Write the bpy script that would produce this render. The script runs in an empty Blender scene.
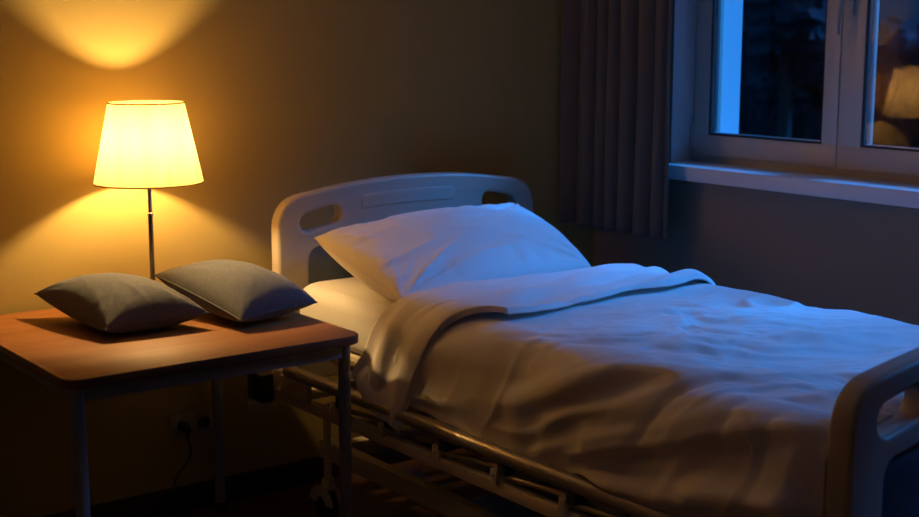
import bpy, bmesh, math, random
import numpy as np
from mathutils import Vector, Matrix, Euler

random.seed(7)
rng = np.random.RandomState(11)
SC = bpy.context.scene
COL = SC.collection
PI = math.pi

# ------------------------------------------------------------------ camera
CAM_H = 1.57
FPX = 1350.0
pitch = math.atan(228.5 / FPX)
az = math.radians(53)
fw = Vector((math.cos(az) * math.cos(pitch), math.sin(az) * math.cos(pitch), -math.sin(pitch)))
rt = Vector((math.sin(az), -math.cos(az), 0))
up = rt.cross(fw)
cd = bpy.data.cameras.new('camera')
cam = bpy.data.objects.new('camera', cd)
COL.objects.link(cam)
M3 = Matrix((rt, up, -fw)).transposed()
cam.matrix_world = Matrix.Translation((0, 0, CAM_H)) @ M3.to_4x4()
cd.sensor_width = 36
cd.lens = FPX / 919 * 36
cd.clip_start = 0.05
cd.dof.use_dof = True
cd.dof.focus_distance = 3.75
cd.dof.aperture_fstop = 3.2
SC.camera = cam

# ------------------------------------------------------------------ world, light, exposure
SC.view_settings.view_transform = 'Standard'
SC.view_settings.look = 'None'
SC.view_settings.gamma = 1
SC.view_settings.use_curve_mapping = False
SC.view_settings.exposure = 0.0
SC.cycles.max_bounces = 14
SC.cycles.diffuse_bounces = 8
SC.cycles.transparent_max_bounces = 16

w = bpy.data.worlds.new('night')
SC.world = w
w.use_nodes = True
nt = w.node_tree
nt.nodes.clear()
wo = nt.nodes.new('ShaderNodeOutputWorld')
bg = nt.nodes.new('ShaderNodeBackground')
tc = nt.nodes.new('ShaderNodeTexCoord')
sx = nt.nodes.new('ShaderNodeSeparateXYZ')
cr = nt.nodes.new('ShaderNodeValToRGB')
nt.links.new(tc.outputs['Generated'], sx.inputs[0])
nt.links.new(sx.outputs['Z'], cr.inputs[0])
cr.color_ramp.elements[0].position = 0.0
cr.color_ramp.elements[0].color = (0.0025, 0.017, 0.055, 1)
cr.color_ramp.elements[1].position = 0.45
cr.color_ramp.elements[1].color = (0.02, 0.20, 0.62, 1)
_e = cr.color_ramp.elements.new(0.07)
_e.color = (0.003, 0.022, 0.070, 1)
nt.links.new(cr.outputs[0], bg.inputs[0])
bg.inputs[1].default_value = 1.0
nt.links.new(bg.outputs[0], wo.inputs[0])

sd = bpy.data.lights.new('blue_dusk_light', 'SUN')
sd.color = (0.03, 0.29, 1.0)
sd.energy = 6.4
sd.angle = math.radians(20)
sun = bpy.data.objects.new('blue_dusk_light', sd)
COL.objects.link(sun)
sun.rotation_euler = Vector((-1, 0.50, -0.92)).to_track_quat('-Z', 'Y').to_euler()
sun.location = (7, 1.5, 4)

BULB_W = 31.0
BULB_COL = (1.0, 0.62, 0.23)

# ------------------------------------------------------------------ materials
def mat(name, col, rough=0.6, metal=0.0, spec=0.5, noise=None, bump=None, **kw):
    m = bpy.data.materials.new(name)
    m.use_nodes = True
    n = m.node_tree.nodes
    L = m.node_tree.links
    b = n['Principled BSDF']
    b.inputs['Base Color'].default_value = (*col, 1)
    b.inputs['Roughness'].default_value = rough
    b.inputs['Metallic'].default_value = metal
    b.inputs['Specular IOR Level'].default_value = spec
    for k, v in kw.items():
        b.inputs[k].default_value = v
    tcn = n.new('ShaderNodeTexCoord')
    if noise:
        scale, amt = noise
        t = n.new('ShaderNodeTexNoise')
        t.inputs['Scale'].default_value = scale
        t.inputs['Detail'].default_value = 5
        L.new(tcn.outputs['Object'], t.inputs['Vector'])
        mx = n.new('ShaderNodeMix')
        mx.data_type = 'RGBA'
        mx.inputs[6].default_value = (*[c * (1 - amt) for c in col], 1)
        mx.inputs[7].default_value = (*[min(1, c * (1 + amt)) for c in col], 1)
        L.new(t.outputs['Fac'], mx.inputs[0])
        L.new(mx.outputs[2], b.inputs['Base Color'])
    if bump:
        scale, dist = bump
        t = n.new('ShaderNodeTexNoise')
        t.inputs['Scale'].default_value = scale
        t.inputs['Detail'].default_value = 4
        L.new(tcn.outputs['Object'], t.inputs['Vector'])
        bp = n.new('ShaderNodeBump')
        bp.inputs['Strength'].default_value = 0.5
        bp.inputs['Distance'].default_value = dist
        L.new(t.outputs['Fac'], bp.inputs['Height'])
        L.new(bp.outputs[0], b.inputs['Normal'])
    return m

def fabric(name, col, weave=900, amt=0.25, dist=0.0004, mottled=0.12, fibre=30):
    m = mat(name, col, rough=0.9, spec=0.2)
    n = m.node_tree.nodes
    L = m.node_tree.links
    b = n['Principled BSDF']
    b.inputs['Sheen Weight'].default_value = 0.15
    tcn = n.new('ShaderNodeTexCoord')
    t = n.new('ShaderNodeTexNoise')
    t.inputs['Scale'].default_value = fibre
    t.inputs['Detail'].default_value = 8
    t.inputs['Roughness'].default_value = 0.75
    L.new(tcn.outputs['Object'], t.inputs['Vector'])
    mx = n.new('ShaderNodeMix')
    mx.data_type = 'RGBA'
    mx.inputs[6].default_value = (*[c * (1 - mottled) for c in col], 1)
    mx.inputs[7].default_value = (*[min(1, c * (1 + mottled)) for c in col], 1)
    L.new(t.outputs['Fac'], mx.inputs[0])
    L.new(mx.outputs[2], b.inputs['Base Color'])
    t2 = n.new('ShaderNodeTexNoise')
    t2.inputs['Scale'].default_value = weave
    t2.inputs['Detail'].default_value = 2
    L.new(tcn.outputs['Object'], t2.inputs['Vector'])
    bp = n.new('ShaderNodeBump')
    bp.inputs['Strength'].default_value = amt
    bp.inputs['Distance'].default_value = dist
    L.new(t2.outputs['Fac'], bp.inputs['Height'])
    L.new(bp.outputs[0], b.inputs['Normal'])
    return m

def wood(name, c1, c2, c3, axis='X', scale=1.0, rough=0.35, planks=0):
    m = mat(name, c1, rough=rough)
    n = m.node_tree.nodes
    L = m.node_tree.links
    b = n['Principled BSDF']
    tcn = n.new('ShaderNodeTexCoord')
    mp = n.new('ShaderNodeMapping')
    s = {'X': (0.8, 14, 14), 'Y': (14, 0.8, 14)}[axis]
    mp.inputs['Scale'].default_value = [v * scale for v in s]
    L.new(tcn.outputs['Object'], mp.inputs[0])
    t = n.new('ShaderNodeTexNoise')
    t.inputs['Scale'].default_value = 1.6
    t.inputs['Detail'].default_value = 8
    t.inputs['Roughness'].default_value = 0.65
    t.inputs['Distortion'].default_value = 0.6
    L.new(mp.outputs[0], t.inputs[0])
    r = n.new('ShaderNodeValToRGB')
    r.color_ramp.elements[0].position = 0.3
    r.color_ramp.elements[0].color = (*c2, 1)
    r.color_ramp.elements[1].position = 0.7
    r.color_ramp.elements[1].color = (*c3, 1)
    e = r.color_ramp.elements.new(0.5)
    e.color = (*c1, 1)
    L.new(t.outputs['Fac'], r.inputs[0])
    L.new(r.outputs[0], b.inputs['Base Color'])
    if planks:
        br = n.new('ShaderNodeTexBrick')
        br.inputs['Color1'].default_value = (1, 1, 1, 1)
        br.inputs['Color2'].default_value = (0.7, 0.7, 0.7, 1)
        br.inputs['Mortar'].default_value = (0.15, 0.15, 0.15, 1)
        br.inputs['Scale'].default_value = 1
        br.inputs['Mortar Size'].default_value = 0.003
        br.inputs['Brick Width'].default_value = 1.2
        br.inputs['Row Height'].default_value = planks
        L.new(tcn.outputs['Object'], br.inputs['Vector'])
        mm = n.new('ShaderNodeMix')
        mm.data_type = 'RGBA'
        mm.blend_type = 'MULTIPLY'
        mm.inputs[0].default_value = 1
        L.new(r.outputs[0], mm.inputs[6])
        L.new(br.outputs['Color'], mm.inputs[7])
        L.new(mm.outputs[2], b.inputs['Base Color'])
    return m

M = {}
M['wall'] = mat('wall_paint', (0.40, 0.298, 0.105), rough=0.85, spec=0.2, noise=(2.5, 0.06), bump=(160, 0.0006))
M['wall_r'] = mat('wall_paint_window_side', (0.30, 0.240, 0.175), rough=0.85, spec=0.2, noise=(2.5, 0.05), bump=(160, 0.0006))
M['ceiling'] = mat('ceiling_paint', (0.85, 0.82, 0.76), rough=0.9)
M['reveal'] = mat('white_reveal_paint', (0.75, 0.76, 0.78), rough=0.7, noise=(6, 0.04))
M['floor'] = wood('floor_vinyl', (0.10, 0.045, 0.03), (0.07, 0.03, 0.02), (0.14, 0.065, 0.04), 'X', 1.0, 0.4, planks=0.18)
M['base'] = mat('baseboard_dark', (0.035, 0.022, 0.018), rough=0.5, noise=(20, 0.2))
M['table'] = wood('table_laminate', (0.31, 0.122, 0.036), (0.26, 0.097, 0.028), (0.36, 0.150, 0.047), 'X', 1.0, 0.6)
M['table'].node_tree.nodes['Principled BSDF'].inputs['Specular IOR Level'].default_value = 0.25
M['table_edge'] = wood('table_edge_band', (0.16, 0.065, 0.03), (0.12, 0.05, 0.02), (0.2, 0.08, 0.04), 'X', 1.0, 0.35)
M['greymetal'] = mat('grey_painted_steel', (0.24, 0.26, 0.30), rough=0.45, spec=0.5, noise=(60, 0.08))
M['chrome'] = mat('brushed_chrome', (0.72, 0.70, 0.66), rough=0.22, metal=1.0, noise=(90, 0.06))
M['nickel'] = mat('dark_nickel', (0.34, 0.30, 0.25), rough=0.25, metal=1.0, noise=(90, 0.06))
M['cream'] = mat('cream_powder_coat', (0.78, 0.68, 0.52), rough=0.42, noise=(40, 0.06))
M['board'] = mat('cream_moulded_plastic', (0.46, 0.40, 0.33), rough=0.34, spec=0.5, noise=(30, 0.03), bump=(400, 0.0002))
M['slate'] = mat('slate_blue_laminate', (0.10, 0.13, 0.17), rough=0.45, noise=(50, 0.08))
M['railtube'] = mat('satin_aluminium_tube', (0.50, 0.44, 0.38), rough=0.36, metal=0.5, noise=(80, 0.06))
M['black'] = mat('black_plastic', (0.016, 0.018, 0.022), rough=0.35, noise=(80, 0.2))
M['bluegrey'] = mat('blue_grey_plastic', (0.06, 0.085, 0.12), rough=0.4, noise=(80, 0.1))
M['rubber'] = mat('grey_rubber', (0.05, 0.05, 0.05), rough=0.7, noise=(80, 0.2))
M['sheet'] = fabric('white_sheet_cotton', (0.66, 0.64, 0.62), weave=1200, mottled=0.03)
M['duvet'] = fabric('duvet_cotton', (0.84, 0.79, 0.76), weave=1200, mottled=0.03)
M['pillow'] = fabric('pillowcase_cotton', (0.80, 0.76, 0.73), weave=1200, mottled=0.03)
M['cushion'] = fabric('grey_woven_linen', (0.125, 0.135, 0.165), weave=520, amt=0.7, dist=0.003, mottled=0.6, fibre=120)
M['curtain'] = fabric('taupe_curtain_cloth', (0.11, 0.098, 0.085), weave=500, amt=0.4, dist=0.001, mottled=0.12)
M['pvc'] = mat('white_window_pvc', (0.53, 0.49, 0.42), rough=0.32, noise=(30, 0.03))
M['gasket'] = mat('black_glazing_gasket', (0.012, 0.012, 0.014), rough=0.5, noise=(60, 0.2))
M['alu'] = mat('aluminium_spacer', (0.6, 0.62, 0.65), rough=0.35, metal=1.0, noise=(60, 0.1))
M['socket'] = mat('white_socket_plastic', (0.34, 0.29, 0.22), rough=0.35, noise=(60, 0.04))
M['snow'] = mat('dark_lawn', (0.014, 0.018, 0.020), rough=1.0, spec=0.0, noise=(1.2, 0.5), bump=(3, 0.05))
M['bark'] = mat('tree_bark', (0.05, 0.04, 0.035), rough=0.9, noise=(12, 0.4), bump=(20, 0.02))
M['leaf'] = mat('night_foliage', (0.030, 0.045, 0.055), rough=1.0, spec=0.0, noise=(3, 0.5))

def glass_mat():
    m = bpy.data.materials.new('window_glass')
    m.use_nodes = True
    n = m.node_tree.nodes
    L = m.node_tree.links
    n.clear()
    o = n.new('ShaderNodeOutputMaterial')
    mx = n.new('ShaderNodeMixShader')
    tr = n.new('ShaderNodeBsdfTransparent')
    tr.inputs[0].default_value = (0.97, 0.98, 0.99, 1)
    gl = n.new('ShaderNodeBsdfGlossy')
    gl.inputs['Roughness'].default_value = 0.0
    fr = n.new('ShaderNodeFresnel')
    fr.inputs[0].default_value = 1.43
    ge = n.new('ShaderNodeNewGeometry')
    inv = n.new('ShaderNodeMath'); inv.operation = 'SUBTRACT'; inv.inputs[0].default_value = 1.0
    L.new(ge.outputs['Backfacing'], inv.inputs[1])
    mu = n.new('ShaderNodeMath'); mu.operation = 'MULTIPLY'
    L.new(fr.outputs[0], mu.inputs[0]); L.new(inv.outputs[0], mu.inputs[1])
    L.new(mu.outputs[0], mx.inputs[0])
    L.new(tr.outputs[0], mx.inputs[1])
    L.new(gl.outputs[0], mx.inputs[2])
    L.new(mx.outputs[0], o.inputs[0])
    return m
M['glass'] = glass_mat()

def shade_mat():
    m = bpy.data.materials.new('lampshade_pleated_cloth')
    m.use_nodes = True
    n = m.node_tree.nodes
    L = m.node_tree.links
    n.clear()
    o = n.new('ShaderNodeOutputMaterial')
    mx = n.new('ShaderNodeMixShader')
    di = n.new('ShaderNodeBsdfDiffuse')
    tl = n.new('ShaderNodeBsdfTranslucent')
    tcn = n.new('ShaderNodeTexCoord')
    # vertical thread streaks that belong to the cloth
    sp = n.new('ShaderNodeSeparateXYZ')
    L.new(tcn.outputs['Object'], sp.inputs[0])
    at = n.new('ShaderNodeMath'); at.operation = 'ARCTAN2'
    L.new(sp.outputs['Y'], at.inputs[0]); L.new(sp.outputs['X'], at.inputs[1])
    cb = n.new('ShaderNodeCombineXYZ')
    L.new(at.outputs[0], cb.inputs[0])
    t = n.new('ShaderNodeTexNoise')
    t.inputs['Scale'].default_value = 22
    t.inputs['Detail'].default_value = 6
    t.inputs['Roughness'].default_value = 0.7
    L.new(cb.outputs[0], t.inputs['Vector'])
    r = n.new('ShaderNodeValToRGB')
    r.color_ramp.elements[0].position = 0.35
    r.color_ramp.elements[0].color = (0.32, 0.235, 0.100, 1)
    r.color_ramp.elements[1].position = 0.65
    r.color_ramp.elements[1].color = (0.45, 0.335, 0.155, 1)
    L.new(t.outputs['Fac'], r.inputs[0])
    L.new(r.outputs[0], tl.inputs[0])
    L.new(r.outputs[0], di.inputs[0])
    mx.inputs[0].default_value = 0.5
    L.new(di.outputs[0], mx.inputs[1])
    L.new(tl.outputs[0], mx.inputs[2])
    L.new(mx.outputs[0], o.inputs[0])
    return m
M['shade'] = shade_mat()

def emit_mat(name, col, s):
    m = bpy.data.materials.new(name)
    m.use_nodes = True
    b = m.node_tree.nodes['Principled BSDF']
    b.inputs['Base Color'].default_value = (1, 1, 1, 1)
    b.inputs['Emission Color'].default_value = (*col, 1)
    b.inputs['Emission Strength'].default_value = s
    return m

# ------------------------------------------------------------------ helpers
def link_mesh(name, me, m, parent=None, smooth=False, angle=None):
    o = bpy.data.objects.new(name, me)
    COL.objects.link(o)
    if m is not None:
        for mm in (m if isinstance(m, (list, tuple)) else [m]):
            me.materials.append(mm)
    if smooth:
        me.polygons.foreach_set('use_smooth', [True] * len(me.polygons))
        if angle is not None:
            me.set_sharp_from_angle(angle=math.radians(angle))
    if parent is not None:
        o.parent = parent
        # vertex data is written in world space: take out the parent's place
        o.matrix_parent_inverse = world_of(parent).inverted()
    return o

def world_of(o):
    mw = Matrix.LocRotScale(o.location, o.rotation_euler, o.scale)
    if o.parent:
        mw = world_of(o.parent) @ o.matrix_parent_inverse @ mw
    return mw

def from_bm(name, bm, m, parent=None, smooth=False, angle=40):
    bmesh.ops.recalc_face_normals(bm, faces=bm.faces)
    me = bpy.data.meshes.new(name)
    bm.to_mesh(me)
    bm.free()
    return link_mesh(name, me, m, parent, smooth, angle)

def add_box(bm, x0, x1, y0, y1, z0, z1, bev=0.0, seg=2, mi=0):
    r = bmesh.ops.create_cube(bm, size=1)
    vs = r['verts']
    for v in vs:
        v.co = Vector(((x0 + x1) / 2 + v.co.x * (x1 - x0), (y0 + y1) / 2 + v.co.y * (y1 - y0), (z0 + z1) / 2 + v.co.z * (z1 - z0)))
    fs = set(f for v in vs for f in v.link_faces)
    for f in fs:
        f.material_index = mi
    if bev > 0:
        es = list(set(e for v in vs for e in v.link_edges))
        bmesh.ops.bevel(bm, geom=es, offset=bev, segments=seg, profile=0.5, affect='EDGES', clamp_overlap=True)

def box(name, b, m, parent=None, bev=0.002, smooth=True):
    bm = bmesh.new()
    add_box(bm, *b, bev=bev)
    return from_bm(name, bm, m, parent, smooth, 35)

def add_tube(bm, pts, r, seg=14, cap=True):
    pts = [Vector(p) for p in pts]
    n = len(pts)
    rs = r if isinstance(r, (list, tuple)) else [r] * n
    rings = []
    T = [(pts[min(i + 1, n - 1)] - pts[max(i - 1, 0)]).normalized() for i in range(n)]
    ref = Vector((0, 0, 1)) if abs(T[0].z) < 0.9 else Vector((1, 0, 0))
    u = T[0].cross(ref).normalized()
    for i in range(n):
        if i:
            u = (u - T[i] * u.dot(T[i])).normalized()
        v = T[i].cross(u)
        rings.append([bm.verts.new(pts[i] + (u * math.cos(a) + v * math.sin(a)) * rs[i]) for a in [2 * PI * k / seg for k in range(seg)]])
    for i in range(n - 1):
        for k in range(seg):
            bm.faces.new((rings[i][k], rings[i][(k + 1) % seg], rings[i + 1][(k + 1) % seg], rings[i + 1][k]))
    if cap:
        bm.faces.new(list(reversed(rings[0])))
        bm.faces.new(rings[-1])

def tube(name, pts, r, m, parent=None, seg=16):
    bm = bmesh.new()
    add_tube(bm, pts, r, seg)
    return from_bm(name, bm, m, parent, True, 50)

def add_lathe(bm, c, prof, seg=48, closed=False):
    c = Vector(c)
    rings = []
    for (r, z) in prof:
        if r < 1e-6:
            rings.append([bm.verts.new(c + Vector((0, 0, z)))])
        else:
            rings.append([bm.verts.new(c + Vector((r * math.cos(2 * PI * k / seg), r * math.sin(2 * PI * k / seg), z))) for k in range(seg)])
    pairs = list(zip(rings[:-1], rings[1:]))
    if closed:
        pairs.append((rings[-1], rings[0]))
    for a, b in pairs:
        for k in range(seg):
            k2 = (k + 1) % seg
            if len(a) == 1 and len(b) == 1:
                continue
            if len(a) == 1:
                bm.faces.new((a[0], b[k2], b[k]))
            elif len(b) == 1:
                bm.faces.new((a[k], a[k2], b[0]))
            else:
                bm.faces.new((a[k], a[k2], b[k2], b[k]))

def lathe(name, c, prof, m, parent=None, seg=48, closed=False, angle=40):
    bm = bmesh.new()
    add_lathe(bm, c, prof, seg, closed)
    return from_bm(name, bm, m, parent, True, angle)

def thing(name, label, cat, loc=(0, 0, 0), group=None):
    o = bpy.data.objects.new(name, None)
    o.empty_display_size = 0.1
    COL.objects.link(o)
    o.location = loc
    tag(o, label, cat, group)
    return o

def tag(o, label=None, cat=None, group=None, kind=None):
    if label: o['label'] = label
    if cat: o['category'] = cat
    if group: o['group'] = group
    if kind: o['kind'] = kind
    return o

def smooth_path(ctrl, n=10):
    P = [Vector(p) for p in ctrl]
    P = [P[0] * 2 - P[1]] + P + [P[-1] * 2 - P[-2]]
    out = []
    for i in range(1, len(P) - 2):
        for k in range(n):
            t = k / n
            a, b, c, d = P[i - 1], P[i], P[i + 1], P[i + 2]
            out.append(0.5 * ((2 * b) + (c - a) * t + (2 * a - 5 * b + 4 * c - d) * t * t + (3 * b - a - 3 * c + d) * t ** 3))
    out.append(P[-2])
    return out

# numpy noise for cloth
_perm = rng.rand(256, 256)
def vnoise(x, y):
    xi = np.floor(x).astype(int); yi = np.floor(y).astype(int)
    xf = x - xi; yf = y - yi
    xf = xf * xf * xf * (xf * (xf * 6 - 15) + 10); yf = yf * yf * yf * (yf * (yf * 6 - 15) + 10)
    g = lambda a, b: _perm[a % 256, b % 256]
    return ((g(xi, yi) * (1 - xf) + g(xi + 1, yi) * xf) * (1 - yf) + (g(xi, yi + 1) * (1 - xf) + g(xi + 1, yi + 1) * xf) * yf) * 2 - 1
def fbm(x, y, o=4, g=0.5):
    s = 0; a = 1; t = 0
    for i in range(o):
        s = s + a * vnoise(x * 2 ** i + 17.3 * i, y * 2 ** i + 5.1 * i); t += a; a *= g
    return s / t
def ridge(x, y, e=0.04):
    """sharp-crested folds: 1 on thin crests, falling to 0 between them"""
    n = vnoise(x, y) + 0.35 * vnoise(2 * x + 9.2, 2 * y + 3.3)
    return 1 - np.sqrt(n * n + e * e) * 1.6
def sstep(a, b, x):
    t = np.clip((x - a) / (b - a), 0, 1)
    return t * t * (3 - 2 * t)

def grid_mesh(name, P, m, parent=None, thickness=0.0, closed_u=False):
    """P: (nu, nv, 3) world points"""
    nu, nv, _ = P.shape
    idx = np.arange(nu * nv).reshape(nu, nv)
    a = idx[:-1, :-1].ravel(); b = idx[1:, :-1].ravel(); c = idx[1:, 1:].ravel(); d = idx[:-1, 1:].ravel()
    F = np.stack([a, b, c, d], 1)
    me = bpy.data.meshes.new(name)
    me.from_pydata(P.reshape(-1, 3).tolist(), [], F.tolist())
    me.update()
    o = link_mesh(name, me, m, parent, True)
    if thickness:
        s = o.modifiers.new('thickness', 'SOLIDIFY')
        s.thickness = thickness
        s.offset = -1
    return o

# ------------------------------------------------------------------ the room
X0, X1 = -1.3, 3.66      # left wall, window wall
Y0, Y1 = -1.6, 3.96      # wall behind the camera, lamp wall
CZ = 2.7
def struct(name, boxes, m, bev=0.0):
    bm = bmesh.new()
    for b in boxes:
        add_box(bm, *b, bev=bev)
    o = from_bm(name, bm, m)
    tag(o, kind='structure')
    return o
struct('floor', [(X0 - .1, X1, Y0 - .1, Y1 + .1, -0.1, 0)], M['floor'])
struct('ceiling', [(X0 - .1, X1 + .02, Y0 - .1, Y1 + .1, CZ, CZ + .1)], M['ceiling'])
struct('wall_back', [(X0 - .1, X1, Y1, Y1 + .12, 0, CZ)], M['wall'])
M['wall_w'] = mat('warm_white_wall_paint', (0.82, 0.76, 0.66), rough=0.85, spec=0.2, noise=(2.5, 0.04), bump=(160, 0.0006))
struct('wall_left', [(X0 - .12, X0, Y0, Y1, 0, CZ)], M['wall_w'])
struct('wall_front', [(X0 - .1, X1, Y0 - .12, Y0, 0, CZ)], M['wall_w'])
# window wall with the opening; the outer leaf of the wall is 0.39 m thick
WY0, WY1, WZ0, WZ1 = 0.853, 3.545, 1.03, 2.36
XO = 4.03
bm = bmesh.new()
for b in [(X1, XO, Y0 - .12, Y1 + .12, -0.8, WZ0), (X1, XO, Y0 - .12, Y1 + .12, WZ1, CZ + .3),
          (X1, XO, Y0 - .12, WY0, WZ0, WZ1), (X1, XO, WY1, Y1 + .12, WZ0, WZ1)]:
    add_box(bm, *b)
for f in bm.faces:
    c = f.calc_center_median(); nrm = f.normal
    inside = WY0 - .01 < c.y < WY1 + .01 and WZ0 - .01 < c.z < WZ1 + .01
    f.material_index = 1 if (inside and abs(nrm.x) < 0.5) or c.x > XO - 0.01 else 0
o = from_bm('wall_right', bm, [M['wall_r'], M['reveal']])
tag(o, kind='structure')
o = box('baseboard_back', (X0, X1, Y1 - .014, Y1, 0, .088), M['base'], bev=.003); tag(o, kind='structure')
o = box('baseboard_right', (X1 - .014, X1, Y0, Y1 - .014, 0, .088), M['base'], bev=.003); tag(o, kind='structure')
o = box('baseboard_left', (X0, X0 + .014, Y0, Y1 - .014, 0, .088), M['base'], bev=.003); tag(o, kind='structure')

# ---- window: fixed frame, four sashes, sill
FX = 3.775               # room-side face of the fixed frame
win = bpy.data.objects.new('window_1', None); COL.objects.link(win)
win.location = (FX, (WY0 + WY1) / 2, WZ0)
tag(win, kind='structure')
FZ0 = WZ0 + .05
bm = bmesh.new()
fwid = .042
for b in [(FX, FX + .075, WY0, WY1, FZ0, FZ0 + fwid + .005), (FX, FX + .075, WY0, WY1, WZ1 - fwid, WZ1),
          (FX, FX + .075, WY0, WY0 + fwid, FZ0 + fwid + .005, WZ1 - fwid), (FX, FX + .075, WY1 - fwid, WY1, FZ0 + fwid + .005, WZ1 - fwid)]:
    add_box(bm, *b, bev=.003)
edges = [3.522, 2.872, 2.2, 1.53, .875]
for yy in edges[1:-1]:
    add_box(bm, FX + .001, FX + .074, yy - .03, yy + .03, FZ0 + fwid, WZ1 - fwid + .003, bev=.003)
from_bm('window_frame', bm, M['pvc'], win, True, 35)
for i in range(4):
    y1, y0 = edges[i] - (.0 if i == 0 else .0025), edges[i + 1] + .0025
    z0, z1 = FZ0 + .03, WZ1 - .02
    fx0, fx1 = FX - .018, FX + .05
    st_l = .068; st_r = .068
    if i == 0: st_r = .062
    if i == 1: st_l = .092
    bm = bmesh.new()
    for b in [(fx0, fx1, y0, y1, z0, z0 + .076), (fx0, fx1, y0, y1, z1 - .076, z1),
              (fx0 + .0003, fx1, y0, y0 + st_r, z0 + .0755, z1 - .0755), (fx0 + .0003, fx1, y1 - st_l, y1, z0 + .0755, z1 - .0755)]:
        add_box(bm, *b, bev=.002)
    sash = from_bm('sash', bm, M['pvc'], win, True, 35)
    ga, gb, gc, gd = y0 + st_r, y1 - st_l, z0 + .076, z1 - .076
    bm = bmesh.new()
    e = .007
    for b in [(fx0 + .004, fx0 + .012, ga - .002, gb + .002, gc - .002, gc + e), (fx0 + .004, fx0 + .012, ga - .002, gb + .002, gd - e, gd + .002),
              (fx0 + .004, fx0 + .012, ga - .002, ga + e, gc + e, gd - e), (fx0 + .004, fx0 + .012, gb - e, gb + .002, gc + e, gd - e)]:
        add_box(bm, *b)
    from_bm('glazing_gasket', bm, M['gasket'], sash)
    bm = bmesh.new()
    e = .009
    for b in [(fx0 + .026, fx0 + .040, ga, gb, gc, gc + e), (fx0 + .026, fx0 + .040, ga, gb, gd - e, gd),
              (fx0 + .026, fx0 + .040, ga, ga + e, gc + e, gd - e), (fx0 + .026, fx0 + .040, gb - e, gb, gc + e, gd - e)]:
        add_box(bm, *b)
    from_bm('spacer', bm, M['alu'], sash)
    # pane: a closed thin slab, the second one sits a degree out of true
    bm = bmesh.new()
    add_box(bm, -.002, .002, -(gb - ga) / 2 - .004, (gb - ga) / 2 + .004, -(gd - gc) / 2 - .004, (gd - gc) / 2 + .004)
    me = bpy.data.meshes.new('pane')
    bmesh.ops.recalc_face_normals(bm, faces=bm.faces); 
    rot = Euler((0, 0, 0))
    if i == 1:
        rot = Euler((0, math.radians(-0.45), math.radians(2.7)))
    Tm = Matrix.Translation(Vector((fx0 + .023, (ga + gb) / 2, (gc + gd) / 2))) @ rot.to_matrix().to_4x4()
    bmesh.ops.transform(bm, matrix=Tm, verts=bm.verts)
    bm.to_mesh(me); bm.free()
    link_mesh('pane', me, M['glass'], sash)
    # hinge and handle
    hs = y1 if i in (0, 2) else y0
    if i in (0, 3, 2):
        bm = bmesh.new()
        yy = y1 + .006 if i in (0,) else (y1 - .004 if i == 2 else y0 - .006)
        for zz in (z0 + .07, z1 - .11):
            add_tube(bm, [(fx0 + .002, yy, zz - .045), (fx0 + .002, yy, zz + .045)], .0075, 12)
            add_tube(bm, [(fx0 + .002, yy, zz - .050), (fx0 + .002, yy, zz - .047)], .009, 12)
        from_bm('hinge', bm, M['pvc'], sash, True, 40)
    if i in (1, 3):
        hy = y1 - .034 if i == 1 else y1 - .034
        hz = 1.66
        bm = bmesh.new()
        add_box(bm, fx0 - .010, fx0, hy - .014, hy + .014, hz - .045, hz + .045, bev=.004)
        h = from_bm('handle_plate', bm, M['pvc'], sash, True, 35)
        tube('handle', smooth_path([(fx0 - .008, hy, hz + .01), (fx0 - .045, hy, hz + .01), (fx0 - .055, hy + .004, hz - .004), (fx0 - .055, hy + .012, hz - .05), (fx0 - .052, hy + .014, hz - .105)], 6), .0085, M['pvc'], sash)
SX = 3.60
o = box('window_sill', (SX, FX + .01, WY0, WY1, WZ0 - .002, FZ0 + .002), M['reveal'], win, bev=.006)
bm = bmesh.new(); add_box(bm, SX, X1 - .001, WY1 - .001, WY1 + .02, WZ0 - .002, FZ0 + .002, bev=.003)
from_bm('sill_end_cap', bm, M['reveal'], win, True, 35)

# ------------------------------------------------------------------ outside
o = struct('ground', [(XO + .0, 300, -250, 300, -0.9, -0.8)], M['snow'])
def tree(x, y, h, r, label):
    t = thing('tree', label, 'tree', (x, y, -0.8), 'trees outside the window')
    tube('trunk', [(x, y, -0.8), (x + .05, y, h * .3 - .8), (x - .04, y + .05, h * .6 - .8), (x, y, h * .85 - .8)], [r * .09, r * .07, r * .05, r * .02], M['bark'], t, 10)
    bm = bmesh.new()
    for k in range(26):
        a = random.random() * 2 * PI; q = random.random() ** .6
        zz = h * (.35 + .6 * random.random())
        rr = r * q * (1.15 - zz / h * .75)
        s = r * (.22 + .22 * random.random())
        rr_ = bmesh.ops.create_icosphere(bm, subdivisions=3, radius=s)
        c = Vector((x + rr * math.cos(a), y + rr * math.sin(a), zz - .8))
        for v in rr_['verts']:
            n = v.co.normalized()
            f = 1 + .22 * math.sin(n.x * 9 + k) * math.cos(n.y * 8 + k * 2) + .16 * math.sin(n.z * 17 + k) + random.uniform(-.12, .12)
            v.co = v.co * f + c
    o = from_bm('crown', bm, M['leaf'], t, False)
    return t
tree(15.0, 12.4, 4.3, 1.25, 'dark rounded tree seen at the left of the left window pane')
tree(17.5, 14.0, 3.4, 1.0, 'smallest dark tree, seen at the middle of the left window pane')
bm = bmesh.new()
n1, n2 = 260, 14
rows = []
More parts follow.
